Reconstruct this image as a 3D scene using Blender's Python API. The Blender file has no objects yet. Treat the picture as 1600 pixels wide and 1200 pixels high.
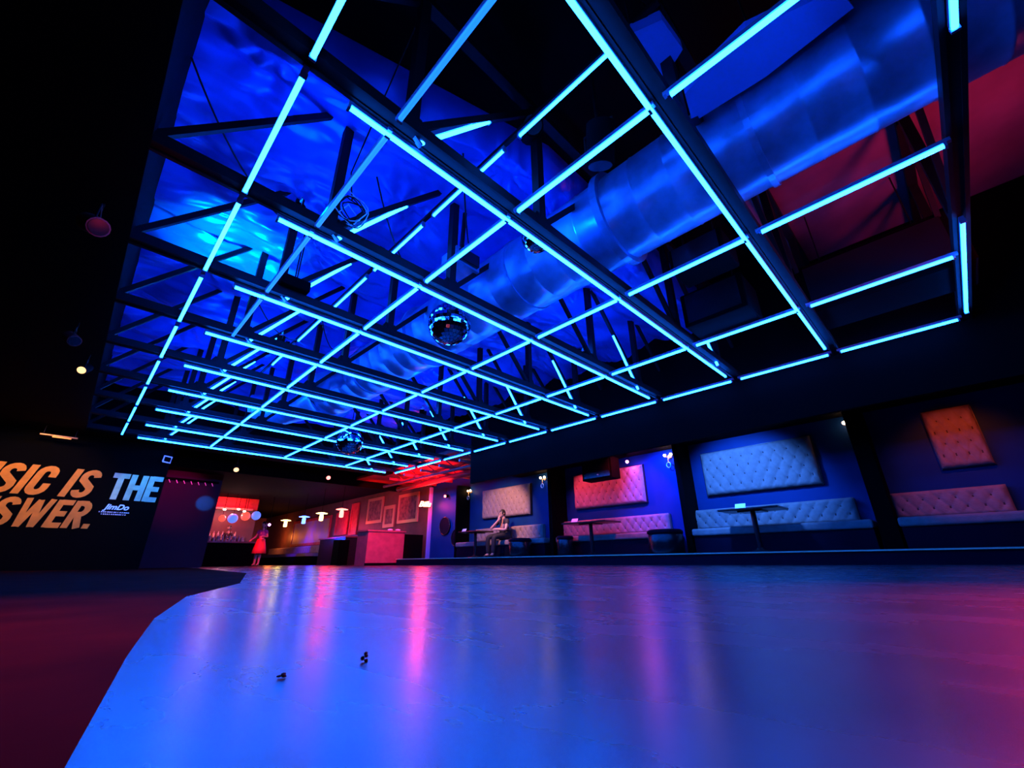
import bpy, math, random
from mathutils import Vector, Matrix, noise as mnoise
random.seed(7)
C = bpy.context.scene.collection
SC = bpy.context.scene
PI = math.pi
# ---------------------------------------------------------------- camera, world, exposure
PITCH, ROLL, YAW, FPX = .3943, -.0103, .7831, 664.3
fw = Vector((math.sin(YAW)*math.cos(PITCH), math.cos(YAW)*math.cos(PITCH), math.sin(PITCH)))
rt0 = Vector((math.cos(YAW), -math.sin(YAW), 0)); up0 = rt0.cross(fw)
rt = rt0*math.cos(ROLL) + up0*math.sin(ROLL); up = up0*math.cos(ROLL) - rt0*math.sin(ROLL)
cd = bpy.data.cameras.new('camera'); cd.sensor_width = 36; cd.lens = FPX/1600*36
cd.clip_start = .01; cd.clip_end = 200
cam = bpy.data.objects.new('camera', cd); C.objects.link(cam)
m = Matrix((rt, up, -fw)).transposed().to_4x4(); m.translation = Vector((0, 0, .1))
cam.matrix_world = m; SC.camera = cam
w = bpy.data.worlds.new('world'); SC.world = w; w.use_nodes = True
w.node_tree.nodes['Background'].inputs[0].default_value = (0, 0, 0, 1)
w.node_tree.nodes['Background'].inputs[1].default_value = 0
SC.view_settings.view_transform = 'Standard'; SC.view_settings.look = 'None'
SC.view_settings.gamma = 1; SC.view_settings.use_curve_mapping = False
SC.view_settings.exposure = 0.0
SC.cycles.use_denoising = True
SC.cycles.max_bounces = 5; SC.cycles.diffuse_bounces = 2; SC.cycles.glossy_bounces = 3
SC.cycles.sample_clamp_indirect = 4
TUBE = (.005, .12, 1.0); TUBE_S = 50        # colour and strength of the blue tubes

def lamp(name, kind, loc, energy, color, target=None, size=.1, spot=60, blend=.6, sy=None):
    d = bpy.data.lights.new(name, kind); d.energy = energy; d.color = color
    if kind == 'SPOT': d.spot_size = math.radians(spot); d.spot_blend = blend; d.shadow_soft_size = size
    elif kind == 'AREA':
        d.size = size
        if sy: d.shape = 'RECTANGLE'; d.size_y = sy
    else: d.shadow_soft_size = size
    o = bpy.data.objects.new(name, d); C.objects.link(o); o.location = loc
    if target is not None:
        o.rotation_euler = (Vector(target)-Vector(loc)).to_track_quat('-Z', 'Y').to_euler()
    return o
WARM = (1, .55, .22); RED = (1, .02, .03); BLUE = (.02, .12, 1); MAG = (1, .05, .35)
# house lights: stage pars on the black ceiling, wall washers and bar lights
lamp('booth_spot_warm', 'SPOT', (7.8, 9.2, 2.35), 300, (1, .4, .3), (9.5, 9.9, 1.15), .08, 80)
lamp('booth_spot_rose', 'SPOT', (8.3, 7.0, 2.4), 190, (1, .05, .12), (9.5, 6.4, 1.2), .08, 90)
lamp('booth_spot_rose_right', 'SPOT', (8.3, 4.9, 2.4), 130, (1, .05, .12), (9.5, 5.6, 1.2), .08, 90)
lamp('booth_spot_blue', 'SPOT', (7.8, 2.9, 2.35), 620, (.035, .19, 1), (9.5, 2.9, 1.3), .08, 85)
lamp('booth_spot_blue_wall', 'SPOT', (8.5, 4.5, 2.4), 650, (.0, .05, 1), (9.6, 4.6, 1.6), .08, 90)
lamp('booth_spot_blue_far', 'SPOT', (8.5, 7.9, 2.4), 60, (.0, .12, 1), (9.6, 8.1, 1.7), .08, 70)
lamp('booth_spot_orange', 'SPOT', (8.1, -.4, 2.35), 60, (1, .09, .02), (9.5, -.3, 1.4), .08, 70)
lamp('corner_spot_blue', 'SPOT', (8.2, 12.9, 2.5), 150, (.02, .2, 1), (9.6, 12.9, 1.4), .08, 80)
lamp('floor_spot_red_right', 'SPOT', (4.5, -.6, 2.75), 950, (1, .0, .0), (.8, -.05, 0), .45, 40, .9)
lamp('floor_spot_red_left', 'SPOT', (-1.7, .2, 2.2), 420, (1, .1, .1), (-.45, 1.3, 0), .15, 40, 1)
lamp('lettering_spot', 'SPOT', (-.9, 12.4, 2.75), 150, (1, .5, .2), (-.9, 14.2, 1.55), .08, 90)
lamp('lettering_spot_cool', 'SPOT', (1.0, 12.9, 2.75), 44, (.25, .7, 1), (1.0, 14.2, 1.7), .08, 50)
lamp('counter_spot_red', 'SPOT', (6.6, 11.6, 2.7), 900, (1, .02, .06), (7.6, 14.2, .8), .1, 38)
lamp('frames_spot_red', 'SPOT', (7.4, 15.4, 2.7), 260, (1, .03, .03), (9.6, 17.3, 2.1), .1, 85)
lamp('ceiling_spot_red', 'SPOT', (8.3, 12.4, 1.9), 420, (1, .02, .03), (8.3, 12.6, 3.7), .1, 130)
lamp('bar_red', 'AREA', (4.9, 22.9, 2.8), 90, (1, .02, .03), (4.9, 24, 1.9), 1.2)
lamp('bar_server_red', 'SPOT', (4.4, 18.0, 2.7), 700, (1, .02, .05), (5.7, 20.5, .5), .1, 24)
lamp('lounge_orange', 'POINT', (8.9, 29.5, 1.6), 50, (1, .2, .04), None, .15)
lamp('lounge_violet', 'POINT', (8.9, 25.5, 1.5), 20, (.5, .12, 1), None, .12)
lamp('lounge_red', 'POINT', (8.7, 20.9, 1.7), 60, (1, .02, .03), None, .12)
lamp('wall_blue_spot', 'SPOT', (2.7, 17.1, 2.1), 260, (0, .2, 1), (3.05, 18, 2.02), .03, 32)
lamp('wall_magenta_wash', 'SPOT', (1.9, 16.6, 2.85), 60, (1, .0, .4), (2.2, 18, 2.3), .1, 70)
lamp('duct_spot_pink', 'SPOT', (5.2, -2.2, 2.6), 230, (1, .04, .16), (5.4, -.2, 4.6), .3, 120, 1)

# ---------------------------------------------------------------- materials
def mat(name, col, rough=.5, metal=0, emit=None, es=0, noise=0, nscale=8, bump=0, bscale=30, alpha=None, spec=None, col2=None):
    M = bpy.data.materials.new(name); M.use_nodes = True
    nt = M.node_tree; b = nt.nodes['Principled BSDF']
    b.inputs['Base Color'].default_value = (*col, 1); b.inputs['Roughness'].default_value = rough
    b.inputs['Metallic'].default_value = metal
    if spec is not None: b.inputs['Specular IOR Level'].default_value = spec
    if emit: b.inputs['Emission Color'].default_value = (*emit, 1); b.inputs['Emission Strength'].default_value = es
    if noise or col2 or bump:
        tc = nt.nodes.new('ShaderNodeTexCoord')
    if noise or col2:
        n = nt.nodes.new('ShaderNodeTexNoise'); n.inputs['Scale'].default_value = nscale; n.inputs['Detail'].default_value = 6
        nt.links.new(tc.outputs['Object'], n.inputs['Vector'])
        r = nt.nodes.new('ShaderNodeValToRGB'); nt.links.new(n.outputs['Fac'], r.inputs['Fac'])
        r.color_ramp.elements[0].position = .35; r.color_ramp.elements[1].position = .65
        c2 = col2 or tuple(c*(1-noise) for c in col)
        r.color_ramp.elements[0].color = (*c2, 1); r.color_ramp.elements[1].color = (*col, 1)
        nt.links.new(r.outputs['Color'], b.inputs['Base Color'])
    if bump:
        n2 = nt.nodes.new('ShaderNodeTexNoise'); n2.inputs['Scale'].default_value = bscale; n2.inputs['Detail'].default_value = 5
        nt.links.new(tc.outputs['Object'], n2.inputs['Vector'])
        bp = nt.nodes.new('ShaderNodeBump'); bp.inputs['Strength'].default_value = bump; bp.inputs['Distance'].default_value = .05
        nt.links.new(n2.outputs['Fac'], bp.inputs['Height']); nt.links.new(bp.outputs['Normal'], b.inputs['Normal'])
    return M
M = {}
M['tube'] = mat('blue_glow', (.1, .3, .8), .4, emit=TUBE, es=TUBE_S)
M['tube_dim'] = mat('blue_glow_dim', (.1, .3, .8), .4, emit=(.012, .2, 1), es=1.6)
M['steel'] = mat('dark_steel', (.008, .006, .008), .55, .0, spec=.2, noise=.4, nscale=12)
M['housing'] = mat('lamp_housing', (.22, .25, .4), .4, .2)
M['black'] = mat('black_paint', (.0012, .001, .001), .9, noise=.3, nscale=3, spec=.08)
M['blackgloss'] = mat('black_gloss', (.01, .01, .012), .25)
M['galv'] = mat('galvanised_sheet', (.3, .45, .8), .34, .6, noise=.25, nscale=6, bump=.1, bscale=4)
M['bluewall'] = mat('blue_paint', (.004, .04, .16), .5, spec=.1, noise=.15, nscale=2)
M['navy'] = mat('navy_paint', (.002, .003, .014), .55, spec=.08, noise=.2, nscale=2)
M['velvet'] = mat('cream_velvet', (.3, .24, .22), .7, spec=.08, noise=.18, nscale=9, bump=.15, bscale=60)
M['button'] = mat('tuft_button', (.06, .04, .045), .7, spec=.1)
M['ledge'] = mat('stage_nosing', (.95, .8, .5), .35, .2)
M['wood'] = mat('dark_wood', (.04, .02, .018), .3, noise=.4, nscale=14)
M['white'] = mat('white_card', (.92, .92, .95), .5)
M['orangepaint'] = mat('orange_lettering', (.95, .34, .012), .6, noise=.2, nscale=5)
M['palepaint'] = mat('pale_lettering', (.6, .8, .5), .6, noise=.25, nscale=6)
M['logo'] = mat('glowing_logo', (.3, .4, .9), .5, emit=(.12, .25, 1), es=1.6)
M['smalltext'] = mat('small_wall_text', (.75, .75, .85), .5)
M['bulbw'] = mat('warm_bulb', (1, .8, .6), .3, emit=(1, .62, .4), es=14)
M['bulby'] = mat('yellow_bulb', (1, .8, .4), .3, emit=(1, .72, .18), es=7)
M['bulbb'] = mat('blue_bulb', (.2, .3, 1), .3, emit=(.05, .12, 1), es=9)
M['bulbr'] = mat('red_bulb', (1, .2, .1), .3, emit=(1, .12, .1), es=7)
M['bulbp'] = mat('violet_bulb', (1, .3, 1), .3, emit=(.8, .25, 1), es=12)
M['dim_warm'] = mat('amber_lens', (1, .5, .2), .3, emit=(1, .5, .2), es=2.2)
M['neon'] = mat('red_neon', (1, .3, .2), .3, emit=(1, .2, .1), es=16)
M['red_paint_and_light'] = mat('red_panel_and_light', (.6, .05, .05), .4, noise=.3, nscale=5)
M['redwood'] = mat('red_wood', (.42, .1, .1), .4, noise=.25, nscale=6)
M['brown'] = mat('brown_plaster', (.14, .06, .05), .5, noise=.3, nscale=3)
M['orangewall'] = mat('ochre_plaster', (.5, .2, .07), .6, noise=.3, nscale=3)
M['gilt'] = mat('gilt_frame', (.65, .35, .2), .35, .4)
M['art'] = mat('dark_canvas', (.1, .03, .04), .5, noise=.6, nscale=7, col2=(.3, .12, .1))
M['mural'] = mat('mural_canvas', (.35, .2, .45), .5, nscale=1.6, col2=(.5, .33, .12))
M['glass'] = mat('bottle_glass', (.6, .55, .5), .1, noise=.3)
M['crystal'] = mat('crystal_drop', (.7, .85, 1), .08, .3)
M['skin'] = mat('skin', (.5, .3, .24), .5); M['hair'] = mat('dark_hair', (.012, .009, .009), .5)
M['shirt'] = mat('black_shirt', (.02, .02, .025), .7); M['strap'] = mat('orange_strap', (.8, .35, .12), .6)
M['dress'] = mat('purple_top', (.18, .05, .3), .7); M['skirt'] = mat('red_skirt', (.8, .05, .05), .6)
M['trouser'] = mat('black_trousers', (.01, .01, .013), .8); M['shoe'] = mat('black_shoe', (.015, .012, .012), .4)
M['frost'] = mat('frosted_blue_plastic', (.15, .3, .9), .35)
M['teal'] = mat('teal_cloth', (.04, .25, .3), .7)
M['disco_red'] = mat('red_sphere', (.9, .15, .1), .3, emit=(1, .1, .06), es=1.1)
M['disco_blue'] = mat('blue_sphere', (.2, .3, .9), .3, emit=(.1, .2, 1), es=1.2)
M['alcove'] = mat('plum_paint', (.05, .02, .03), .6, spec=.05)
M['darkfloor'] = mat('shaded_floor_tone', (.07, .006, .004), .95, noise=.5, nscale=3, spec=.02)  # shade beside the blue floor reflection, put into the colour
M['leaf'] = mat('dry_scrap', (.01, .01, .02), .8)

def tilemirror():
    Mx = mat('mirror_tiles', (.75, .8, .95), .06, 1.0); nt = Mx.node_tree; b = nt.nodes['Principled BSDF']
    return Mx
M['mirror'] = tilemirror()
def insulation():
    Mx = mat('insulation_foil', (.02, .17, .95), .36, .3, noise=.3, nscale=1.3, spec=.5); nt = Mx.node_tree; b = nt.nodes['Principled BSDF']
    tc = nt.nodes.new('ShaderNodeTexCoord'); mp = nt.nodes.new('ShaderNodeMapping'); mp.inputs['Scale'].default_value = (1.0, 3.0, 1)
    nt.links.new(tc.outputs['Object'], mp.inputs['Vector'])
    n = nt.nodes.new('ShaderNodeTexNoise'); n.noise_type = 'RIDGED_MULTIFRACTAL'; n.inputs['Scale'].default_value = 1.7; n.inputs['Detail'].default_value = 5
    nt.links.new(mp.outputs[0], n.inputs['Vector'])
    bp = nt.nodes.new('ShaderNodeBump'); bp.inputs['Strength'].default_value = .8; bp.inputs['Distance'].default_value = .09
    nt.links.new(n.outputs[0], bp.inputs['Height']); nt.links.new(bp.outputs[0], b.inputs['Normal'])
    return Mx
M['foil'] = insulation()
def floormat():
    Mx = mat('polished_concrete', (.34, .4, .46), .24, .0, spec=.62); nt = Mx.node_tree; b = nt.nodes['Principled BSDF']
    tc = nt.nodes.new('ShaderNodeTexCoord')
    def noise(s, d, sc=(1, 1, 1)):
        mp = nt.nodes.new('ShaderNodeMapping'); mp.inputs['Scale'].default_value = sc; nt.links.new(tc.outputs['Object'], mp.inputs['Vector'])
        n = nt.nodes.new('ShaderNodeTexNoise'); n.inputs['Scale'].default_value = s; n.inputs['Detail'].default_value = d
        nt.links.new(mp.outputs[0], n.inputs['Vector']); return n
    a = noise(1.4, 8); r = nt.nodes.new('ShaderNodeValToRGB'); nt.links.new(a.outputs['Fac'], r.inputs['Fac'])
    r.color_ramp.elements[0].position = .3; r.color_ramp.elements[0].color = (.008, .022, .03, 1)
    r.color_ramp.elements[1].position = .7; r.color_ramp.elements[1].color = (.018, .045, .055, 1)
    # cracks: thin dark lines between large irregular cells
    v = nt.nodes.new('ShaderNodeTexVoronoi'); v.feature = 'DISTANCE_TO_EDGE'; v.inputs['Scale'].default_value = .3
    wn = noise(2.2, 4); mx = nt.nodes.new('ShaderNodeVectorMath'); mx.operation = 'MULTIPLY_ADD'
    nt.links.new(wn.outputs['Color'], mx.inputs[0]); mx.inputs[1].default_value = (.06, .06, 0); nt.links.new(tc.outputs['Object'], mx.inputs[2])
    nt.links.new(mx.outputs[0], v.inputs['Vector'])
    cr = nt.nodes.new('ShaderNodeMapRange'); cr.inputs['From Min'].default_value = .0; cr.inputs['From Max'].default_value = .0025
    cr.inputs['To Min'].default_value = .75; cr.inputs['To Max'].default_value = 1
    nt.links.new(v.outputs['Distance'], cr.inputs['Value'])
    mm = nt.nodes.new('ShaderNodeMix'); mm.data_type = 'RGBA'; mm.blend_type = 'MULTIPLY'; mm.inputs['Factor'].default_value = 1
    nt.links.new(r.outputs['Color'], mm.inputs[6]); nt.links.new(cr.outputs[0], mm.inputs[7]); nt.links.new(mm.outputs[2], b.inputs['Base Color'])
    rr = nt.nodes.new('ShaderNodeMapRange'); rr.inputs['To Min'].default_value = .2; rr.inputs['To Max'].default_value = .34
    n3 = noise(5, 6, (1, .35, 1)); nt.links.new(n3.outputs['Fac'], rr.inputs['Value']); nt.links.new(rr.outputs[0], b.inputs['Roughness'])
    n4 = noise(2.5, 3); bp = nt.nodes.new('ShaderNodeBump'); bp.inputs['Strength'].default_value = .08; bp.inputs['Distance'].default_value = .01
    nt.links.new(n4.outputs['Fac'], bp.inputs['Height']); nt.links.new(bp.outputs[0], b.inputs['Normal'])
    return Mx
M['floor'] = floormat()

# ---------------------------------------------------------------- mesh helpers
class MB:
    def __init__(s): s.v = []; s.f = []; s.sm = []
    def add(s, vs, fs, smooth=False):
        n = len(s.v); s.v += [Vector(p) for p in vs]; s.f += [tuple(i+n for i in f) for f in fs]; s.sm += [smooth]*len(fs); return s
    def box(s, x0, x1, y0, y1, z0, z1):
        vs = [(x, y, z) for x in (x0, x1) for y in (y0, y1) for z in (z0, z1)]
        return s.add(vs, [(0, 1, 3, 2), (4, 6, 7, 5), (0, 4, 5, 1), (2, 3, 7, 6), (0, 2, 6, 4), (1, 5, 7, 3)])
    def bar(s, a, b, wd, ht, upv=(0, 0, 1)):
        a, b = Vector(a), Vector(b); d = (b-a).normalized(); u = Vector(upv)
        if abs(d.dot(u)) > .98: u = Vector((1, 0, 0))
        r = d.cross(u).normalized()*wd/2; t = r.cross(d).normalized()*ht/2
        vs = [p+i*r+j*t for p in (a, b) for i, j in ((-1, -1), (1, -1), (1, 1), (-1, 1))]
        return s.add(vs, [(0, 3, 2, 1), (4, 5, 6, 7), (0, 1, 5, 4), (1, 2, 6, 5), (2, 3, 7, 6), (3, 0, 4, 7)])
    def tube(s, pts, r, n=8, r2=None):
        pts = [Vector(p) for p in pts]; N = len(pts); rings = []; prev = None
        for i, p in enumerate(pts):
            d = (pts[min(i+1, N-1)]-pts[max(i-1, 0)]).normalized()
            u = prev if prev is not None else (Vector((0, 0, 1)) if abs(d.z) < .9 else Vector((1, 0, 0)))
            x = d.cross(u).normalized(); y = x.cross(d).normalized(); prev = y
            rr = r if r2 is None else r+(r2-r)*i/(N-1)
            rings.append([p+rr*(math.cos(2*PI*k/n)*x+math.sin(2*PI*k/n)*y) for k in range(n)])
        vs = [q for g in rings for q in g]; fs = []
        for i in range(N-1):
            for k in range(n):
                fs.append((i*n+k, i*n+(k+1) % n, (i+1)*n+(k+1) % n, (i+1)*n+k))
        s.add(vs, fs, True)
        s.add(rings[0], [tuple(range(n-1, -1, -1))]); s.add(rings[-1], [tuple(range(n))]); return s
    def lathe(s, prof, c, n=16, axis='z', smooth=True):
        vs = []; c = Vector(c)
        for r, h in prof:
            for k in range(n):
                a = 2*PI*k/n; x, y = r*math.cos(a), r*math.sin(a)
                vs.append(c+Vector({'z': (x, y, h), 'y': (x, h, y), 'x': (h, x, y)}[axis]))
        fs = [(i*n+k, i*n+(k+1) % n, (i+1)*n+(k+1) % n, (i+1)*n+k) for i in range(len(prof)-1) for k in range(n)]
        s.add(vs, fs, smooth)
        m_ = len(prof)-1
        s.add([vs[k] for k in range(n)], [tuple(range(n))]); s.add([vs[m_*n+k] for k in range(n)], [tuple(range(n))]); return s
    def ball(s, c, r, n=16, sc=(1, 1, 1), smooth=True):
        return s.lathe2(c, r, n, sc, smooth)
    def lathe2(s, c, r, n, sc, smooth):
        c = Vector(c); vs = []; h = n//2
        for i in range(h+1):
            t = PI*i/h
            for k in range(n):
                a = 2*PI*k/n; vs.append(c+Vector((r*sc[0]*math.sin(t)*math.cos(a), r*sc[1]*math.sin(t)*math.sin(a), -r*sc[2]*math.cos(t))))
        return s.add(vs, [(i*n+k, i*n+(k+1) % n, (i+1)*n+(k+1) % n, (i+1)*n+k) for i in range(h) for k in range(n)], smooth)
    def prism(s, pts, f, d):      # pts 2d ring, f maps (a,b)->3d, d thickness vector
        d = Vector(d); n = len(pts); a = [Vector(f(*p)) for p in pts]; b = [p+d for p in a]
        return s.add(a+b, [tuple(range(n-1, -1, -1)), tuple(range(n, 2*n))]+[(i, (i+1) % n, n+(i+1) % n, n+i) for i in range(n)])
    def stroke(s, pts, t, f, d):  # thick 2d polyline (as boxes with mitre) extruded
        L = []; R = []
        P = [Vector(p) for p in pts]
        P = [P[0]]+[b for a, b in zip(P, P[1:]) if (b-a).length > .004]
        for i, p in enumerate(P):
            d0 = (P[i]-P[i-1]).normalized() if i else (P[1]-P[0]).normalized()
            d1 = (P[i+1]-P[i]).normalized() if i < len(P)-1 else d0
            n0 = Vector((-d0.y, d0.x)); n1 = Vector((-d1.y, d1.x)); mm = (n0+n1).normalized(); k = t/2/max(.35, mm.dot(n0))
            L.append(p+mm*k); R.append(p-mm*k)
        for i in range(len(P)-1): s.prism([tuple(L[i]), tuple(L[i+1]), tuple(R[i+1]), tuple(R[i])], f, d)
        return s
    def build(s, name, material, parent=None, recalc=True):
        me = bpy.data.meshes.new(name); off = parent_world(parent) if parent else Vector()
        me.from_pydata([tuple(v-off) for v in s.v], [], s.f)
        me.polygons.foreach_set('use_smooth', s.sm); me.materials.append(material)
        if recalc:
            import bmesh
            bm = bmesh.new(); bm.from_mesh(me); bmesh.ops.recalc_face_normals(bm, faces=bm.faces); bm.to_mesh(me); bm.free()
        me.update()
        o = bpy.data.objects.new(name, me); C.objects.link(o)
        if parent: o.parent = parent
        return o
def parent_world(p):
    l = Vector()
    while p: l += p.location; p = p.parent
    return l
def thing(name, label, cat, loc, group=None):
    o = bpy.data.objects.new(name, None); C.objects.link(o); o.location = loc; o.empty_display_size = .1
    return tag(o, label, cat, group)
def tag(o, label, cat, group=None, kind=None):
    o['label'] = label; o['category'] = cat
    if group: o['group'] = group
    if kind: o['kind'] = kind
    return o
def struct(name, mb, material):
    o = mb.build(name, material); o['kind'] = 'structure'; return o
KIDS = {}
def copy_tree(o, parent=None):
    c = o.copy(); C.objects.link(c); c.parent = parent
    for ch in [x for x in bpy.data.objects if x.parent == o]: copy_tree(ch, c)
    return c
def instance(root, kids, loc, label):          # copies of a thing and its one level of parts
    c = root.copy(); C.objects.link(c); c.location = loc; c['label'] = label
    for k in kids:
        d = k.copy(); C.objects.link(d); d.parent = c
        for g in KIDS.get(k.name, []):
            e = g.copy(); C.objects.link(e); e.parent = d
    return c
U = 2.8
def ordn(i): return ['nearest the camera', 'second from the camera', 'third from the camera', 'fourth from the camera', 'fifth from the camera', 'sixth from the camera', 'fifth from the far end', 'fourth from the far end', 'third from the far end', 'second from the far end', 'at the far end'][i]
XL, XR = -.32, 7.62          # left and right faces of the black soffits
GZ = 2.9                     # height of the tube grid
YC = [(.225+.4985*k)*U for k in range(-1, 10)]     # eleven trusses
# ---------------------------------------------------------------- structure
EDGE = [(-.5, -4), (-.02, -.3), (.015, .2), (.032, .375), (.09, .75), (.17, 1.2), (.34, 1.9), (.75, 2.9), (1.6, 6), (2.6, 14), (4.3, 34)]  # edge of the blue reflection, drawn as a split in the floor
struct('floor', MB().prism([(9.75, -4), (9.75, 34)]+EDGE[::-1], lambda a, b: (a, b, -.1), (0, 0, .1)), M['floor'])
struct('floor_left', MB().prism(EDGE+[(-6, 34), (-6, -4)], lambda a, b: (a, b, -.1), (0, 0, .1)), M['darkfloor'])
struct('stage_platform_trim_1', MB().box(8.2, 9.75, -4, 13.9, 0, .18), M['navy'])
bpy.data.objects['stage_platform_trim_1'].name = 'trim_1'
struct('trim_2', MB().box(8.17, 8.26, -4, 13.9, .18, .2), M['ledge'])
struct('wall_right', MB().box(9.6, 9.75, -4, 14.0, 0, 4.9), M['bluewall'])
struct('wall_lounge', MB().box(9.6, 9.75, 14.12, 34, 0, 4.9), M['brown'])
struct('wall_left', MB().box(-6, -5.9, -4, 14.3, 0, 4.9), M['black'])
struct('wall_back', MB().box(-6, 1.44, 14.25, 14.45, 0, 4.9), M['black'])
struct('wall_near', MB().box(-6, 9.75, -4.1, -4, 0, 4.9), M['black'])
struct('wall_far', MB().box(1, 9.75, 34, 34.1, 0, 4.9), M['orangewall'])
struct('wall_alcove', MB().box(.9, 3.42, 18, 18.15, 0, 3.2), M['alcove'])
struct('wall_barside', MB().box(1.3, 1.45, 14.45, 18, 0, 3.2), M['black'])
# ceilings
struct('ceiling', MB().box(-6, 9.75, -4.1, 34, 4.9, 5.0), M['black'])
struct('trim_3', MB().box(-6, XL, -4, 14.25, 2.95, 4.9), M['black'])          # dropped ceiling on the left
struct('trim_4', MB().box(XR, XR+.08, -4, 9.35, 2.1, 4.9).box(XR+.08, 9.6, -4, 9.35, 2.5, 4.9), M['black'])           # dropped ceiling over the booths, front lip lowered to block tube light
struct('trim_5', MB().box(XL, XR, 13.65, 14.25, 2.98, 4.9), M['black'])         # header at the far end
struct('trim_6', MB().box(-6, 9.6, 16.5, 34, 3.0, 3.3), M['black'])            # lounge ceiling
# fins between the booths
FINS = [(11.75, 11.83, 9.05), (7.55, 7.66, 8.95), (3.95, 4.06, 9.0), (.72, .95, 9.0)]
for i, (a, b, x) in enumerate(FINS):
    struct('trim_%d' % (7+i), MB().box(x, 9.6, a, b, .18, 2.5), M['black'])
struct('trim_11', MB().box(9.5, 9.6, 14.0, 14.12, 0, 2.75), mat('violet_trim', (.4, .35, .8), .4))

# insulation foil sagging between trusses
def foil():
    nx, ny = 170, 280; x0, x1, y0, y1 = XL, XR, 2.35, 13.62; mb = MB(); vs = []
    rnd = [(random.uniform(x0, x1), random.uniform(y0, y1), random.uniform(.05, .16), random.uniform(.25, .6), random.randint(7, 13), random.uniform(0, 6)) for _ in range(30)]
    for j in range(ny+1):
        for i in range(nx+1):
            x = x0+(x1-x0)*i/nx; ys = 3.1-.26*min(3, max(0, x)); y = ys+(y1-ys)*j/ny
            t = ((y-YC[0])/(YC[1]-YC[0])) % 1
            z = 4.36-.24*math.sin(PI*t)*(.7+.3*math.sin(x*1.3+y*.7))
            z += .03*math.sin(x*5.1+3*math.sin(y*1.7))-.09*abs(mnoise.noise((x*1.1, y*2.6, 0)))-.05*abs(mnoise.noise((x*2.5+y, y*6, 3)))
            for a, b, h, R, k, ph in rnd:
                dx, dy = x-a, y-b; r = math.hypot(dx, dy)
                if r < R*2.4:
                    z += h*math.exp(-(r/R)**2)*(1+.5*math.cos(k*math.atan2(dy, dx)+ph)*min(1, r/R*2))
            if abs(x-3.45) < .75 and y < 10: z = max(z, 4.16)
            if j == 0: z = 4.88
            vs.append((x, y, min(z, 4.88)))
    mb.add(vs, [(j*(nx+1)+i, j*(nx+1)+i+1, (j+1)*(nx+1)+i+1, (j+1)*(nx+1)+i) for j in range(ny) for i in range(nx)], True)
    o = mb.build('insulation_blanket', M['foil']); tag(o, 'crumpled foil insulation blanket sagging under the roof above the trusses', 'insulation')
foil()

# ---------------------------------------------------------------- roof trusses
NODES = [-.13*U, .357*U, .861*U, 1.365*U, 1.87*U, 2.374*U, 2.715*U]
ZB, ZT = 3.0, 4.6
def truss(k, Y):
    t = thing('roof_truss', 'dark steel roof truss over the dance floor, ' + ordn(k), 'truss', (0, Y, ZB))
    mb = MB()
    mb.bar((XL, Y-.045, ZB), (XR, Y-.045, ZB), .03, .1); mb.bar((XL, Y+.045, ZB), (XR, Y+.045, ZB), .03, .1)
    mb.bar((XL, Y, ZB-.03), (XR, Y, ZB-.03), .09, .02)
    mb.build('bottom_chord', M['steel'], t)
    MB().bar((XL, Y, ZT), (XR, Y, ZT), .1, .09).build('top_chord', M['steel'], t)
    for i, x in enumerate(NODES[1:6]):
        if i == 2: continue
        MB().bar((x, Y, ZB), (x, Y, ZT), .085, .085).build('post', M['steel'], t)
    for i in range(6):
        a, b = NODES[i], NODES[i+1]
        if i < 3: p, q = (a, Y, ZB), (b, Y, ZT)
        else: p, q = (a, Y, ZT), (b, Y, ZB)
        if i == 5: q = (NODES[6], Y, ZB+.6)
        MB().bar(p, q, .06, .05, (0, 1, 0)).build('diagonal_brace', M['steel'], t)
    for i, x in enumerate(NODES[1:6]):
        if i == 2: continue
        MB().prism([(-.16, 0), (.16, 0), (.07, .16), (-.07, .16)], lambda a, b: (x+a, Y-.028, ZB+b-.02), (0, .056, 0)).build('gusset_plate', M['steel'], t)
for k, Y in enumerate(YC): truss(k, Y)

# ---------------------------------------------------------------- blue tubes
def tube_light(p, q, label, group, r=.0165, name='light_tube', ext=.015, upv=(0, 0, 1), matl='tube'):
    p, q = Vector(p), Vector(q); t = thing(name, label, 'light tube', p, group)
    d = (q-p).normalized()
    g = MB().tube([p, q], r, 8).build('glowing_tube', M[matl], t)
    uv = Vector(upv)
    n = (uv-d*uv.dot(d)).normalized()
    hs = MB().bar(p-d*ext+n*(r+.018), q+d*ext+n*(r+.018), .034, .034, tuple(n)).build('housing', M['housing'], t)
    e1 = MB().bar(p-d*.018, p, .042, .042, tuple(n)).build('end_cap', M['housing'], t)
    e2 = MB().bar(q, q+d*.018, .042, .042, tuple(n)).build('end_cap', M['housing'], t)
    return t, [g, hs, e1, e2]
TZ = GZ+.0
for k, Y in enumerate(YC):
    y = Y+.075
    if k == 0:
        tube_light((.3*U, y-.07, TZ), (1.02*U, y-.07, TZ), 'blue light tube under the truss nearest the camera, left stretch', 'long blue tubes under the trusses')
        tube_light((1.795*U, y-.07, TZ), (2.577*U, y-.07, TZ), 'blue light tube under the truss nearest the camera, right stretch', 'long blue tubes under the trusses')
    else:
        x0 = .212*U if k > 1 else .3*U
        tube_light((x0, y, TZ), (2.538*U, y, TZ), 'long blue light tube under the truss ' + ordn(k), 'long blue tubes under the trusses')
COLS = [(.105, 'left edge line'), (.731, 'second line from the left edge'), (1.377, 'third line from the left edge'), (2.02, 'second line from the right edge'), (2.645, 'right edge line')]
proto = None
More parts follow.
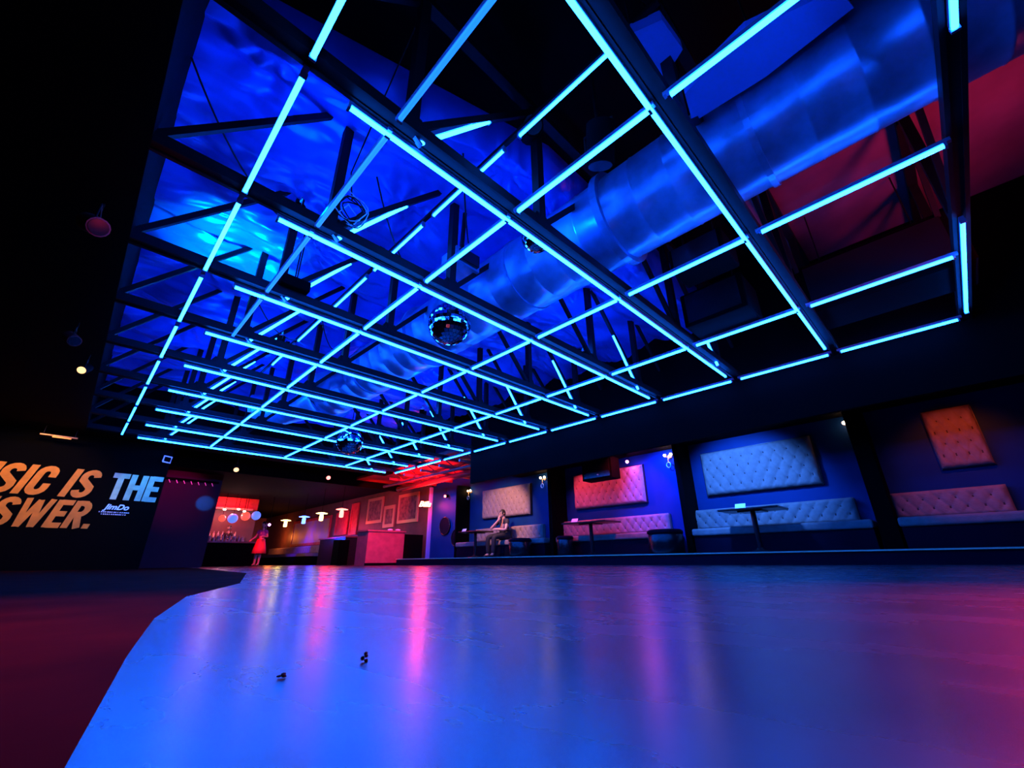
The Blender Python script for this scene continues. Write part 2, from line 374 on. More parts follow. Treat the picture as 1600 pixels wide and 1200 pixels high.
for cx, cn in COLS:
    for k in range(10):
        y0 = YC[k]+.087; y1 = YC[k+1]-.07
        lab = 'short blue tube, %s, %s' % (cn, ordn(k) if k < 6 else ['fourth', 'third', 'second'][k-6]+' from the far end' if k < 9 else 'farthest')
        if proto is None: proto = tube_light((cx*U, y0, TZ), (cx*U, y1, TZ), lab, 'short blue tubes between the trusses', ext=.045)
        else: instance(proto[0], proto[1], (cx*U, y0, TZ), lab)
# dimmer pipe line beside the left edge
for k in range(5):
    tube_light((.312*U, YC[k]+.09, TZ), (.312*U, YC[k+1]-.09, TZ), 'dimmer blue light tube just right of the left edge line, ' + ordn(k), 'dimmer blue tubes', .018, ext=.045, matl='tube_dim')
# upper line of tubes inside the trusses
for k in range(1, 7):
    tube_light((.731*U, YC[k]+.11, 3.8), (.731*U, YC[k+1]-.11, 3.8), 'thin blue light tube high inside the trusses, ' + ordn(k), 'upper blue tubes', .014)
# tubes on the end diagonals
for k in range(2, 11):
    Y = YC[k]
    tube_light((.388*U, Y-.0, 1.02*U+.1-.02), (.625*U, Y-.0, 1.325*U+.1), 'slanting blue tube at the left end of the truss ' + ordn(k), 'slanting blue tubes on the truss braces', .018, upv=(-1, 0, 1))
    tube_light((2.137*U-.05, Y-.0, 1.32*U+.06), (2.371*U-.05, Y-.0, 1.025*U+.045), 'slanting blue tube at the right end of the truss ' + ordn(k), 'slanting blue tubes on the truss braces', .018, upv=(1, 0, 1))
# conduit
tag(MB().bar((.731*U, .5, 3.87), (.731*U, 10.3, 3.87), .04, .04).build('mounting_rail', M['steel']), 'straight dark rail carrying the thin upper tubes through the trusses', 'rail')

# ---------------------------------------------------------------- duct
def duct():
    t = thing('air_duct', 'large round spiral metal air duct running through the trusses', 'duct', (3.45, -3.9, 3.6))
    cx, cz, R = 3.45, 3.6, .475
    ys = [-3.9]; 
    while ys[-1] < 9.2: ys.append(ys[-1]+.35)
    prof = []
    for y in ys: prof += [(R, y), (R+.006, y+.01), (R, y+.02)]
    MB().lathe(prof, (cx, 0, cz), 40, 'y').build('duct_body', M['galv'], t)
    for y in (1.7, 5.4, 9.2):
        MB().lathe([(R, y), (R+.06, y), (R+.06, y+.08), (R, y+.08)], (cx, 0, cz), 40, 'y', False).build('flange', M['galv'], t)
    for y in (.3, 3.1, 7.3):
        MB().lathe([(R+.015, y), (R+.02, y), (R+.02, y+.05), (R+.015, y+.05)], (cx, 0, cz), 40, 'y', False).build('hanger_strap', M['galv'], t)
    MB().tube([(cx-.2, 9.2, cz), (cx-.2, 10.2, cz), (cx-.5, 10.9, cz-.05), (cx-1.1, 11.2, cz-.1)], .36, 24).build('elbow', M['galv'], t)
    MB().tube([(cx-.4, 7.9, cz-.1), (cx-.75, 7.9, cz-.3), (cx-.8, 7.8, cz-.62)], .2, 16).build('branch_outlet', M['galv'], t)
duct()

# ---------------------------------------------------------------- mirror balls
def mirror_ball(c, r, label, ztop=4.9):
    t = thing('mirror_ball', label, 'mirror ball', c, 'mirror balls')
    mb = MB(); n1 = 18
    for i in range(n1):
        a0 = -PI/2+PI*i/n1+.008; a1 = -PI/2+PI*(i+1)/n1-.008; am = (a0+a1)/2
        n2 = max(5, int(2*n1*math.cos(am)))
        for j in range(n2):
            b0 = 2*PI*j/n2+.01/max(.2, math.cos(am)); b1 = 2*PI*(j+1)/n2-.01/max(.2, math.cos(am))
            vs = [Vector((math.cos(a)*math.cos(b), math.cos(a)*math.sin(b), math.sin(a)))*r*1.008 for a, b in ((a0, b0), (a0, b1), (a1, b1), (a1, b0))]
            ce = sum(vs, Vector())/4; jit = Vector((random.uniform(-.03, .03), random.uniform(-.03, .03), random.uniform(-.03, .03)))
            nn = (ce.normalized()+jit).normalized()
            vs = [v-nn*(v-ce).dot(nn) for v in vs]
            mb.add([Vector(c)+v for v in vs], [(0, 1, 2, 3)])
    mb.build('mirror_tiles', M['mirror'], t, False)
    MB().ball(c, r*.985, 24).build('ball_core', M['steel'], t)
    c = Vector(c)
    MB().lathe([(.03, 0), (.04, .02), (.04, .09), (.02, .1)], c+Vector((0, 0, r)), 12).build('motor', M['steel'], t)
    MB().tube([c+Vector((0, 0, r+.1)), (c.x, c.y, ztop)], .008, 6).build('hanging_wire', M['steel'], t)
mirror_ball((2.77, 3.9, 2.9), .27, 'big mirror ball hanging mid grid in front of the round duct')
mirror_ball((4.05, 9.35, 2.66), .29, 'small distant mirror ball near the far end of the grid')
mirror_ball((2.56, 2.2, 3.08), .15, 'smallest mirror ball half hidden behind the nearer truss')

# ---------------------------------------------------------------- lights and boxes in the ceiling
def par(c, label, d=(0, 0, -1), s=1.0, lens='dim_warm', body='black', top=None):
    t = thing('stage_light', label, 'stage light', c); c = Vector(c); d = Vector(d).normalized()
    MB().tube([c-d*.16*s, c-d*.1*s, c+d*.12*s], .1*s, 14).build('lamp_can', M[body], t)
    MB().tube([c+d*.121*s, c+d*.13*s], .085*s, 14).build('lens', M[lens], t)
    MB().tube([c+Vector((0, -.12*s, 0)), c+Vector((0, -.12*s, .2*s)), c+Vector((0, .12*s, .2*s)), c+Vector((0, .12*s, 0))], .01*s, 6).build('yoke', M['steel'], t)
    tp = top or c.z+.32*s
    MB().tube([c+Vector((0, 0, .2*s)), (c.x, c.y, tp)], .012*s, 6).build('clamp', M['steel'], t)
for i, (x, k) in enumerate([(.75, 3), (2.6, 2), (5.2, 3), (1.5, 5), (4.9, 6), (2.2, 8), (5.6, 9), (1.2, 7)]):
    y = YC[k]+.35*(i % 2)-.2
    par((x, YC[k]+.16, 3.16), 'small added blue fill lamp on the truss %s, %s' % (ordn(k), 'left part' if x < 2.4 else 'middle part' if x < 4 else 'right part'), (0, .05, 1), .55, 'bulbb', top=3.34)
    lamp('fill_uplight', 'POINT', (x, YC[k]+.16, 3.3), 55, (.0, .07, 1), None, .06)  # added point lights and cans that brighten the foil from below
lamp('uplight_hot', 'SPOT', (.7, 6.3, 3.1), 420, (.0, .5, 1), (.65, 6.25, 4.3), .05, 85)
par((2.31, 2.0, 4.22), 'black round stage light on the post of the second truss', (-.5, -.6, -.6), 1.1, 'blackgloss', top=4.6)
par((2.55, 1.38, 3.6), 'black stage light hanging near the camera above the grid', (.3, .3, -.9), 1.3, 'blackgloss', top=4.85)
par((-.45, 8.3, 2.72), 'small amber lamp glowing on the dark left side', (-.2, -.5, -.4), .6, 'dim_warm', top=2.95)
par((-.52, 4.4, 2.72), 'stage light coloured as if red lit on the dark left ceiling, nearer one', (.3, -.6, -.4), .8, 'blackgloss', 'red_paint_and_light', top=2.95)  # red light falling on the can is put into its body colour
par((-.6, 7.2, 2.72), 'stage light coloured as if red lit on the dark left ceiling, farther one', (.3, -.6, -.4), .7, 'blackgloss', 'red_paint_and_light', top=2.95)
lamp('left_red_glow', 'POINT', (-.2, 4.0, 2.5), .5, (1, .03, .08), None, .05)
par((3.1, 14.9, 2.75), 'tiny warm spot lamp over the bar entrance', (-.1, -.7, -.5), .8, 'dim_warm', top=4.9)
par((5.9, 15.0, 2.85), 'tiny red spot lamp left of the red ceiling', (-.1, -.7, -.4), .8, 'bulbr', top=4.9)
def gearbox(x, y, z, sx, sy, sz, label, cat='speaker', name='hanging_speaker', matl='black', top=4.88, grille=True):
    t = thing(name, label, cat, (x, y, z))
    mb = MB().box(x-sx/2, x+sx/2, y-sy/2, y+sy/2, z, z+sz); o = mb.build('cabinet', M[matl], t)
    bv = o.modifiers.new('bevel', 'BEVEL'); bv.width = .02; bv.segments = 2
    if grille:
        MB().box(x-sx/2-.012, x-sx/2, y-sy*.42, y+sy*.42, z+sz*.08, z+sz*.92).build('grille', M['blackgloss'], t)
    for s in (-1, 1): MB().tube([(x, y+s*sy*.3, z+sz-.01), (x, y+s*sy*.3, top)], .008, 6).build('hanging_rod', M['steel'], t)
gearbox(4.35, 1.25, 3.12, .45, .6, .3, 'black speaker hung beside the duct above the grid')
gearbox(5.5, 1.5, 2.98, .6, .8, .5, 'black speaker hung between the right edge lines')
gearbox(6.4, -.1, 3.0, .7, 1.6, .7, 'wide black speaker cabinet above the right corner of the grid')
gearbox(1.13, 4.74, 3.05, .32, .16, .14, 'small black control box resting on the third truss', 'control box', 'control_box', 'black', 4.2, False)
t = thing('stage_projector', 'square metal light fixture clamped beside the duct', 'stage light', (2.6, 3.5, 3.4))
MB().box(2.42, 2.78, 3.35, 3.65, 3.4, 3.62).build('fixture_body', M['galv'], t)
MB().box(2.46, 2.74, 3.3, 3.35, 3.43, 3.59).build('lens', M['blackgloss'], t)
MB().bar((2.6, 3.5, 3.62), (2.6, 3.43, 4.6), .04, .04).build('mounting_pole', M['steel'], t)
def blue_box(pts, z, h, label, name, matl='frost', top=None):
    t = thing(name, label, 'panel', (pts[0][0], pts[0][1], z))
    MB().prism(pts, lambda a, b: (a, b, z), (0, 0, h)).build('panel_face', M[matl], t)
    for p in pts[::2]: MB().tube([(p[0], p[1], z+h), (p[0], p[1], 4.9)], .008, 6).build('hanging_rod', M['steel'], t)
blue_box([(2.02, .72), (2.3, .86), (2.52, .74), (2.4, .5), (2.1, .52)], 3.74, .12, 'blue lit plastic cover hanging above the nearest tube crossing', 'plastic_cover')
blue_box([(2.56, .6), (2.84, .66), (2.88, .1), (2.82, -.45), (2.62, -.4), (2.46, .1)], 3.5, .12, 'wide blue lit plastic panel between the tubes and the duct', 'ceiling_light_box')
def cable_nest():
    t = thing('cable_coil', 'tangled coil of pale cable hanging on the third truss', 'cable', (1.15, 3.35, 3.2))
    for i in range(7):
        pts = []; ax = random.uniform(.08, .17); ph = random.uniform(0, 6)
        for j in range(26):
            a = ph+j*.33; pts.append((1.15+ax*math.cos(a)+.02*math.sin(3*a), 3.38+.04*math.sin(2*a+i), 3.3+ax*1.1*math.sin(a)+.02*i-.06))
        MB().tube(pts, .006, 5).build('cable_loop', M['white'] if i % 3 == 0 else M['steel'], t)
    MB().tube([(1.15, 3.4, 3.45), (1.1, 3.42, 3.8), (1.0, YC[2], 4.58)], .007, 5).build('cable_tail', M['steel'], t)
cable_nest()
def drape_cable(a, b, sag, label):
    a, b = Vector(a)-Vector((0, 0, .45)), Vector(b)-Vector((0, 0, .45)); pts = [a.lerp(b, i/14)+Vector((0, 0, -sag*4*(i/14)*(1-i/14))) for i in range(15)]
    tag(MB().tube(pts, .009, 6).build('power_cable', M['steel']), label, 'cable', 'cables slung across the ceiling')
drape_cable((-.3, 3.3, 4.3), (1.0, 4.75, 4.35), .25, 'black cable sagging across the foil near the left edge')
drape_cable((1.9, 2.6, 4.5), (2.8, 3.6, 4.45), .2, 'black cable sagging beside the big duct top')
drape_cable((1.4, 3.5, 4.5), (2.6, 4.7, 4.5), .2, 'black cable sagging over the big mirror ball')
drape_cable((1.9, 6.2, 4.3), (2.8, 7.4, 4.3), .3, 'black cable sagging in the middle of the grid')
drape_cable((1.0, 6.3, 4.2), (2.0, 7.5, 4.25), .2, 'black cable sagging left of the duct end')

# ---------------------------------------------------------------- upholstery
def tuft(mb, y0, y1, z0, z1, x, depth, nb, nr, base=.05):
    W, H = y1-y0, z1-z0; dy = W/nb; dz = H/nr*2; nx, nz = int(nb*9), int(nr*9); vs = []
    for j in range(nz+1):
        for i in range(nx+1):
            a = y0+W*i/nx; b = z0+H*j/nz
            p = (a-y0)/dy; q = (b-z0)/dz
            u_, v_ = p+q, p-q
            hgt = (abs(math.sin(PI*u_))*abs(math.sin(PI*v_)))**.3*.5+.5*min(1, 1.6*math.hypot(math.sin(PI*u_), math.sin(PI*v_)))
            e = min(i, nx-i, 3)/3*min(j, nz-j, 3)/3
            vs.append((x-base-depth*hgt*(.25+.75*e) if 0 < i < nx and 0 < j < nz else x-base*.6, a, b))
    mb.add(vs, [(j*(nx+1)+i, j*(nx+1)+i+1, (j+1)*(nx+1)+i+1, (j+1)*(nx+1)+i) for j in range(nz) for i in range(nx)], True)
    b_ = []
    for a in range(-nr-2, nb+nr+2):
        for c in range(-nr-2, nb+nr+2):
            p = (a+c)/2; q = (a-c)/2; yy = y0+p*dy; zz = z0+q*dz
            if y0+dy*.2 < yy < y1-dy*.2 and z0+dz*.15 < zz < z1-dz*.15: b_.append((x-base-.004, yy, zz))
    return b_
btn_mesh = None
def add_buttons(pts, parent):
    global btn_mesh
    off = parent_world(parent)
    if btn_mesh is None:
        o = MB().ball((0, 0, 0), .032, 8, (.5, 1, 1)).build('button', M['button']); btn_mesh = o.data; bpy.data.objects.remove(o)
    for p in pts[:100]:
        o = bpy.data.objects.new('button', btn_mesh); C.objects.link(o); o.parent = parent; o.location = Vector(p)-off
def wall_panel(y0, y1, z0, z1, label, nb, nr=5):
    t = thing('tufted_wall_panel', label, 'wall panel', (9.6, y0, z0), 'tufted panels on the booth wall')
    MB().box(9.54, 9.595, y0, y1, z0, z1).build('backing_board', M['wood'], t)
    mb = MB(); b = tuft(mb, y0+.01, y1-.01, z0+.01, z1-.01, 9.545, .05, nb, nr); mb.build('tufted_pad', M['velvet'], t)
    add_buttons(b, t)
X = 9.5
wall_panel(.93*X, 1.157*X, .132*X+.1, .2285*X+.1, 'peach tufted panel above the seated man', 10)
wall_panel(.536*X, .758*X, .131*X+.1, .2265*X+.1, 'rose tufted panel partly behind the hanging black speaker', 10)
wall_panel(.166*X, .388*X, .130*X+.1, .2265*X+.1, 'pale blue lit tufted panel, largest in the picture', 10)
wall_panel(-.062*X, .0*X, .133*X+.1, .232*X+.1, 'dim orange tufted panel at the right end of the wall', 4)
def bench(y0, y1, label, backs, seat_y=None):
    t = thing('tufted_banquette', label, 'banquette', (9.3, y0, .18), 'tufted banquettes along the booth wall')
    s0, s1 = seat_y or (y0, y1)
    o = MB().box(8.98, 9.56, s0, s1, .52, .66).build('seat', M['velvet'], t); bv = o.modifiers.new('b', 'BEVEL'); bv.width = .04; bv.segments = 3
    MB().box(9.03, 9.56, s0+.02, s1-.02, .185, .52).build('plinth', M['navy'], t)
    MB().box(9.5, 9.58, y0, y1, .64, 1.05).build('back_board', M['velvet'], t)
    mb = MB(); b = tuft(mb, y0, y1, .66, 1.06, 9.5, .05, backs, 3); p = mb.build('backrest', M['velvet'], t); add_buttons(b, p)
bench(.883*9.45, 1.19*9.45, 'peach tufted banquette the man sits on', 14, (7.9, 11.7))
bench(.485*9.45, .827*9.45, 'rose tufted banquette behind the middle table', 16, (4.35, 7.5))
bench(.128*9.45, .433*9.45, 'pale blue lit tufted banquette below the largest panel', 14, (1.0, 3.92))
bench(-.062*9.45, .076*9.45, 'dim orange tufted banquette at the right end', 7, (-.9, .7))

# tables
def table(x, y, rot, label, half, card=True):
    t = thing('cafe_table', label, 'table', (x, y, .18), 'black pedestal tables on the stage'); ty = .93
    o = MB().box(x-.33, x+.33, y-half, y+half, ty-.035, ty).build('table_top', M['wood'], t); bv = o.modifiers.new('b', 'BEVEL'); bv.width = .01
    MB().tube([(x, y, .22), (x, y, ty-.05)], .045, 12).build('pedestal', M['blackgloss'], t)
    MB().lathe([(.27, 0), (.27, .015), (.1, .05), (.05, .09)], (x, y, .185), 20).build('base', M['blackgloss'], t)
    MB().box(x-.2, x+.2, y-.2, y+.2, ty-.06, ty-.036).build('top_bracket', M['blackgloss'], t)
TABS = [(8.74, 10.4, 'black table in front of the seated man', .45), (8.72, 6.18, 'black table before the rose banquette', .62), (8.72, 2.62, 'black table before the pale blue banquette', .5)]
for x, y, l, h in TABS: table(x, y, 0, l, h)
for (x, y, l) in [(8.55, 10.75, 'white reserved card on the table of the seated man'), (8.5, 6.5, 'white reserved card on the table before the rose banquette'), (8.5, 2.75, 'white reserved card on the table before the pale blue banquette')]:
    tag(MB().prism([(0, 0), (.05, .09), (.054, .086), (.01, 0)], lambda a, b: (x+a, y-.09, .93+b), (0, .18, 0)).build('table_card', M['white']), l, 'card', 'white cards on the tables')
def ottoman(x, y, label, r=.28):
    t = thing('ottoman', label, 'stool', (x, y, .18), 'dark stools on the stage')
    MB().lathe([(r*.93, 0), (r, .04), (r, .36), (r*.96, .38)], (x, y, .185), 24).build('base_drum', M['blackgloss'], t)
    MB().lathe([(r*.96, .38), (r*1.03, .4), (r*1.03, .44), (r*.9, .47), (r*.3, .48)], (x, y, .185), 24).build('cushion', M['navy'], t)
ottoman(8.65, 8.45, 'dark round stool right of the seated man', .3)
ottoman(8.6, 4.3, 'dark round stool between the rose and blue banquettes', .34)
ottoman(8.75, 7.0, 'dark round stool left of the middle table', .2)

# wall sconces
def sconce(y, z, label, xx=9.6):
    t = thing('wall_sconce', label, 'wall lamp', (xx, y, z), 'twin bulb wall lamps above the booths')
    MB().lathe([(.05, -.02), (.06, 0), (.05, .02)], (xx-.01, y, z), 14, 'x').build('wall_plate', M['gilt'], t)
    MB().tube([(xx-.02, y, z), (xx-.12, y, z-.03), (xx-.14, y, z-.16)], .009, 6).build('arm', M['gilt'], t)
    for s in (-1, 1):
        MB().ball((xx-.12, y+s*.075, z+.02), .034, 10).build('bulb', M['bulbw'], t)
        MB().tube([(xx-.12, y, z-.03), (xx-.12, y+s*.075, z-.02)], .007, 6).build('cross_arm', M['gilt'], t)
    pts = [(xx-.14, y+.05*math.cos(a*PI/8), z-.22+.06*math.sin(a*PI/8)) for a in range(17)]
    MB().tube(pts, .013, 6).build('crystal_ring', M['crystal'], t)
for yy, l in [(.869*9.55, 'twin bulb wall lamp right of the peach panel'), (.461*9.55, 'twin bulb wall lamp right of the rose panel'), (1.224*9.55, 'twin bulb wall lamp left of the peach panel'), (.098*9.55, 'twin bulb wall lamp right of the pale blue panel')]:
    sconce(yy, 2.33, l)
    lamp('sconce_glow', 'POINT', (9.42, yy, 2.33), 2.2, WARM, None, .05)
par((9.3, .576*9.3, 2.32), 'small violet spot lamp above the rose panel', (-1, -.3, -.3), .45, 'bulbp', top=2.5)
lamp('violet_glow', 'POINT', (9.35, 5.3, 2.2), 8, (.7, .1, 1), None, .05)
# hanging black speaker with a small badge before panel B
t = thing('booth_speaker', 'black speaker hanging in front of the rose tufted panel', 'speaker', (8.6, 5.65, 1.85))
MB().box(8.45, 8.8, 5.3, 6.12, 1.84, 2.32).build('cabinet', M['black'], t)
MB().box(8.44, 8.45, 5.35, 6.07, 1.88, 2.28).build('grille', M['blackgloss'], t)
MB().box(8.43, 8.44, 5.66, 5.7, 1.93, 1.95).build('badge', M['white'], t)
MB().box(8.55, 8.7, 5.6, 5.8, 2.32, 2.5).build('ceiling_bracket', M['black'], t)
# round dark mirrors on the blue wall past the corner
for y, z, r, l in [(13.1, 1.28, .3, 'dark round wall disc, higher of the pair on the far blue wall'), (12.4, .85, .28, 'dark round wall disc, lower of the pair on the far blue wall')]:
    t = thing('wall_disc', l, 'wall disc', (9.6, y, z), 'dark discs on the blue wall')
    MB().lathe([(r, -.045), (r, -.005)], (9.6, y, z), 28, 'x').build('disc_face', M['navy'], t)
    MB().tube([(9.555, y+r*math.cos(a*PI/14), z+r*math.sin(a*PI/14)) for a in range(29)], .014, 6).build('rim', M['blackgloss'], t)
par((9.45, 12.95, 2.3), 'small red spot lamp right of the neon sign', (-1, -.4, -.2), .6, 'bulbr', top=2.6)

# ---------------------------------------------------------------- wall lettering
def arc(cx, cy, rx, ry, a0, a1, n=7): return [(cx+rx*math.cos(math.radians(a0+(a1-a0)*i/n)), cy+ry*math.sin(math.radians(a0+(a1-a0)*i/n))) for i in range(n+1)]
T_ = .17
G = {  # stroke centre lines in a box of width w and height 1
 'M': (.66, [[(.085, 0), (.085, 1)], [(.575, 0), (.575, 1)], [(.12, .93), (.33, .3), (.54, .93)]]),
 'U': (.5, [[(.085, 1), (.085, .26)]+arc(.25, .25, .165, .165, 180, 360)+[(.415, .26), (.415, 1)]]),
 'S': (.5, [arc(.25, .745, .165, .17, 0, 180, 8)+[(.1, .63), (.4, .37)]+arc(.25, .255, .165, .17, 0, -180, 8)]),
 'I': (.2, [[(.1, 0), (.1, 1)]]),
 'C': (.5, [[(.415, .62), (.415, .75)]+arc(.25, .75, .165, .165, 0, 180)+[(.085, .25)]+arc(.25, .25, .165, .165, 180, 360)+[(.415, .4)]]),
 'T': (.5, [[(0, .915), (.5, .915)], [(.25, 0), (.25, .9)]]),
 'H': (.52, [[(.085, 0), (.085, 1)], [(.435, 0), (.435, 1)], [(.1, .5), (.42, .5)]]),
 'E': (.44, [[(.085, 0), (.085, 1)], [(.09, .915), (.44, .915)], [(.09, .5), (.4, .5)], [(.09, .085), (.44, .085)]]),
 'A': (.54, [[(.07, 0), (.22, 1)], [(.47, 0), (.32, 1)], [(.13, .26), (.41, .26)]]),
 'N': (.54, [[(.085, 0), (.085, 1)], [(.455, 0), (.455, 1)], [(.1, .95), (.44, .05)]]),
 'W': (.8, [[(.09, 1), (.2, 0)], [(.4, .95), (.22, 0)], [(.4, .95), (.56, 0)], [(.71, 1), (.58, 0)]]),
 'R': (.5, [[(.085, 0), (.085, 1)], [(.09, .915), (.28, .915)]+arc(.27, .7, .145, .2, 80, -80)+[(.09, .5)], [(.24, .5), (.42, 0)]]),
 '.': (.2, [[(.1, 0), (.1, .17)]]), ' ': (.26, [])}
def lettering(words, x_right, z0, h, wsc, shear, material, label, name, yw=14.25):
    adv = [(c, G[c][0]*h*wsc) for c in words]; gap = .055*h
    tot = sum(a for _, a in adv)+gap*(len(adv)-1); x = x_right-tot
    t = thing(name, label, 'lettering', (x, yw, z0))
    for c, a in adv:
        if c != ' ':
            mb = MB(); x0 = x
            for k, st in enumerate(G[c][1]):
                mb.stroke(st, .19 if c not in 'MWNA' else .16, lambda p, q: (x0+p*h*wsc+shear*q*h, yw-.012-.0006*k, z0+q*h), (0, .011, 0))
            mb.build('letter', material, t)
        x += a+gap
lettering('MUSIC IS', .09, 1.55, .645, 1.0, .26, M['orangepaint'], 'orange painted slanted words MUSIC IS on the black wall', 'painted_words')
lettering('ANSWER.', .3, .88, .6, 1.0, .22, M['orangepaint'], 'orange painted slanted word ANSWER. below MUSIC IS', 'painted_words')
lettering('THE', 1.37, 1.56, .62, .66/.645*.97, .06, M['palepaint'], 'pale blue painted word THE at the right end of the black wall', 'painted_words')
def text_mesh(s, size, shear, matl, name, parent, origin, xdir, bold=.0, depth=.01, sx=1):
    cu = bpy.data.curves.new(name, 'FONT'); cu.body = s; cu.size = size; cu.shear = shear; cu.offset = bold; cu.extrude = depth
    cu.align_x = 'CENTER'
    o = bpy.data.objects.new(name, cu); C.objects.link(o)
    me = bpy.data.meshes.new_from_object(o.evaluated_get(bpy.context.evaluated_depsgraph_get())); bpy.data.objects.remove(o)
    off = parent_world(parent); xd = Vector(xdir).normalized()
    for v in me.vertices:
        c = v.co.copy(); nrm = Vector((0, 0, 1)).cross(xd)
        v.co = Vector(origin)+xd*c.x*sx+Vector((0, 0, c.y))-nrm*c.z-off
    me.materials.clear(); me.materials.append(matl)
    n = bpy.data.objects.new(name, me); C.objects.link(n); n.parent = parent; return n
bpy.context.view_layer.update()
t = thing('wall_logo', 'small glowing blue script logo with two lines of text under THE', 'logo', (.7, 14.25, 1.2))
text_mesh('JimDo', .17, .35, M['logo'], 'script_logo', t, (.68, 14.235, 1.33), (1, 0, 0), .004, .004)
for r_, (z, w0, n) in enumerate([(1.255, .56, 15), (1.205, .46, 13)]):
    mb = MB(); x = .67-w0/2
    for i in range(n):
        ww = w0/n*random.uniform(.4, .85); mb.box(x, x+ww, 14.238, 14.248, z, z+.024); x += w0/n
    mb.build('small_text_line', M['smalltext'], t)
t = thing('wall_speaker_light', 'small square glowing blue lamp above the word THE', 'lamp', (1.35, 14.1, 2.6))
cx, cz = 1.34, 2.63
pts = [(cx-.08, 14.1, cz-.07), (cx+.08, 14.1, cz-.09), (cx+.09, 14.1, cz+.06), (cx-.07, 14.1, cz+.08), (cx-.08, 14.1, cz-.07)]
MB().tube(pts, .018, 6).build('glow_ring', M['disco_blue'], t)
MB().box(cx-.07, cx+.07, 14.12, 14.249, cz-.07, cz+.07).build('lamp_box', M['black'], t)
# picture light and rail above the lettering at the left
t = thing('picture_light', 'thin warm lit lamp rail above the lettering at the left', 'lamp', (-.9, 13.2, 2.7))
MB().tube([(-1.0, 13.6, 2.76), (-.4, 13.6, 2.76)], .02, 8).build('rail', M['gilt'], t)
MB().tube([(-.8, 13.6, 2.73), (-.5, 13.6, 2.73)], .012, 8).build('warm_strip', mat('warm_strip', (1, .4, .1), .4, emit=(1, .3, .08), es=1.0), t)
for x in (-.95, -.45): MB().tube([(x, 13.6, 2.76), (x, 13.6, 2.95)], .008, 6).build('hanging_rod', M['steel'], t)

# ---------------------------------------------------------------- reception counter, neon sign, framed art
t = thing('reception_counter', 'red lit wooden reception counter in front of the framed pictures', 'counter', (7.7, 14.4, 0))
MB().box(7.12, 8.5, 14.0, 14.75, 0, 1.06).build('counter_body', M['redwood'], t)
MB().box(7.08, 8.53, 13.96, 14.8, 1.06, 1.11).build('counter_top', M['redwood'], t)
MB().box(7.1, 8.52, 13.985, 14.0, 0, .08).build('kick_board', M['black'], t)
tag(MB().box(8.56, 9.4, 14.2, 14.8, 0, 1.02).build('dark_box', M['black']), 'black box standing in for shade between the red counter and the corner post', 'cabinet')  # black colour put in for the darkness right of the lit counter
for i, (x, l) in enumerate([(8.0, 'pink folded napkin pile on the red counter'), (8.3, 'pale folded napkin pile on the red counter')]):
    o = MB().ball((x, 14.15, 1.145), .08, 12, (1.2, 1, .45)).build('napkin_pile', M['white']); tag(o, l, 'napkins', 'napkin piles on the counter')
t = thing('neon_sign', 'small red neon script sign on the corner post', 'neon sign', (9.2, 14.0, 2.1))
text_mesh('Bills', .27, .35, M['neon'], 'neon_script', t, (9.2, 13.93, 2.0), (1, -.45, 0), .006, .012)
MB().bar((9.02, 14.04, 1.97), (9.42, 13.86, 1.97), .02, .02).build('mounting_bar', M['black'], t)
MB().tube([(9.4, 13.98, 2.1), (9.52, 14.06, 2.1)], .012, 6).build('bracket', M['black'], t)
lamp('neon_glow', 'POINT', (9.15, 13.75, 2.05), 70, RED, None, .12)
def frame(y0, y1, z0, z1, label, fw_=.12, art='art', fm='gilt', x=9.6):
    t = thing('framed_picture', label, 'picture', (x, y0, z0), 'framed pictures in the lounge')
    mb = MB(); mb.box(x-.07, x-.01, y0, y1, z0, z0+fw_); mb.box(x-.07, x-.01, y0, y1, z1-fw_, z1)
    mb.box(x-.07, x-.01, y0, y0+fw_, z0+fw_, z1-fw_); mb.box(x-.07, x-.01, y1-fw_, y1, z0+fw_, z1-fw_); mb.build('frame', M[fm], t)
    MB().box(x-.045, x-.012, y0+fw_, y1-fw_, z0+fw_, z1-fw_).build('picture', M[art], t)
frame(17.7, 19.1, 1.7, 2.8, 'tall ornate framed picture, left of three above the counter')
frame(16.65, 17.55, 1.45, 2.35, 'small framed picture, middle of three above the counter', .14)
frame(14.9, 16.4, 1.55, 2.7, 'tall dark framed picture, right of three above the counter')
for (a, b, z, z2, l) in [(21.0, 22.4, 1.35, 2.45, 'red panelled frame, leftmost of the red lit frames'), (20.0, 20.75, 1.3, 2.75, 'narrow bright red frame between two wider ones')]:
    frame(a, b, z, z2, l, .1, 'red_paint_and_light', 'red_paint_and_light')
frame(23.0, 28.3, .98, 2.4, 'wide violet mural in a dark frame above the far banquette', .14, 'mural', 'red_paint_and_light')
t = thing('lounge_shelf', 'long red lit console below the red frames', 'console', (9.2, 21, 0))
MB().box(8.9, 9.59, 19.6, 22.6, 1.14, 1.2).build('shelf_board', M['redwood'], t)
MB().box(8.95, 9.59, 19.7, 22.5, 0, 1.14).build('console_body', M['wood'], t)
# lounge banquette
t = thing('lounge_banquette', 'pale tufted banquette under the wide mural at the far end', 'banquette', (9.3, 24, 0))
MB().box(8.8, 9.55, 23.6, 31.5, 0, .42).build('plinth', M['black'], t)
MB().box(8.75, 9.55, 23.6, 31.5, .42, .56).build('seat', M['velvet'], t)
mb = MB(); b = tuft(mb, 23.6, 31.5, .56, .95, 9.45, .05, 30, 3); mb.build('backrest', M['velvet'], t)
MB().box(9.44, 9.58, 23.6, 31.5, .5, .94).build('back_board', M['velvet'], t)
tag(MB().box(8.3, 8.75, 18.8, 19.4, 0, 1.0).build('dark_box', M['black']), 'black side cabinet left of the red counter', 'cabinet')
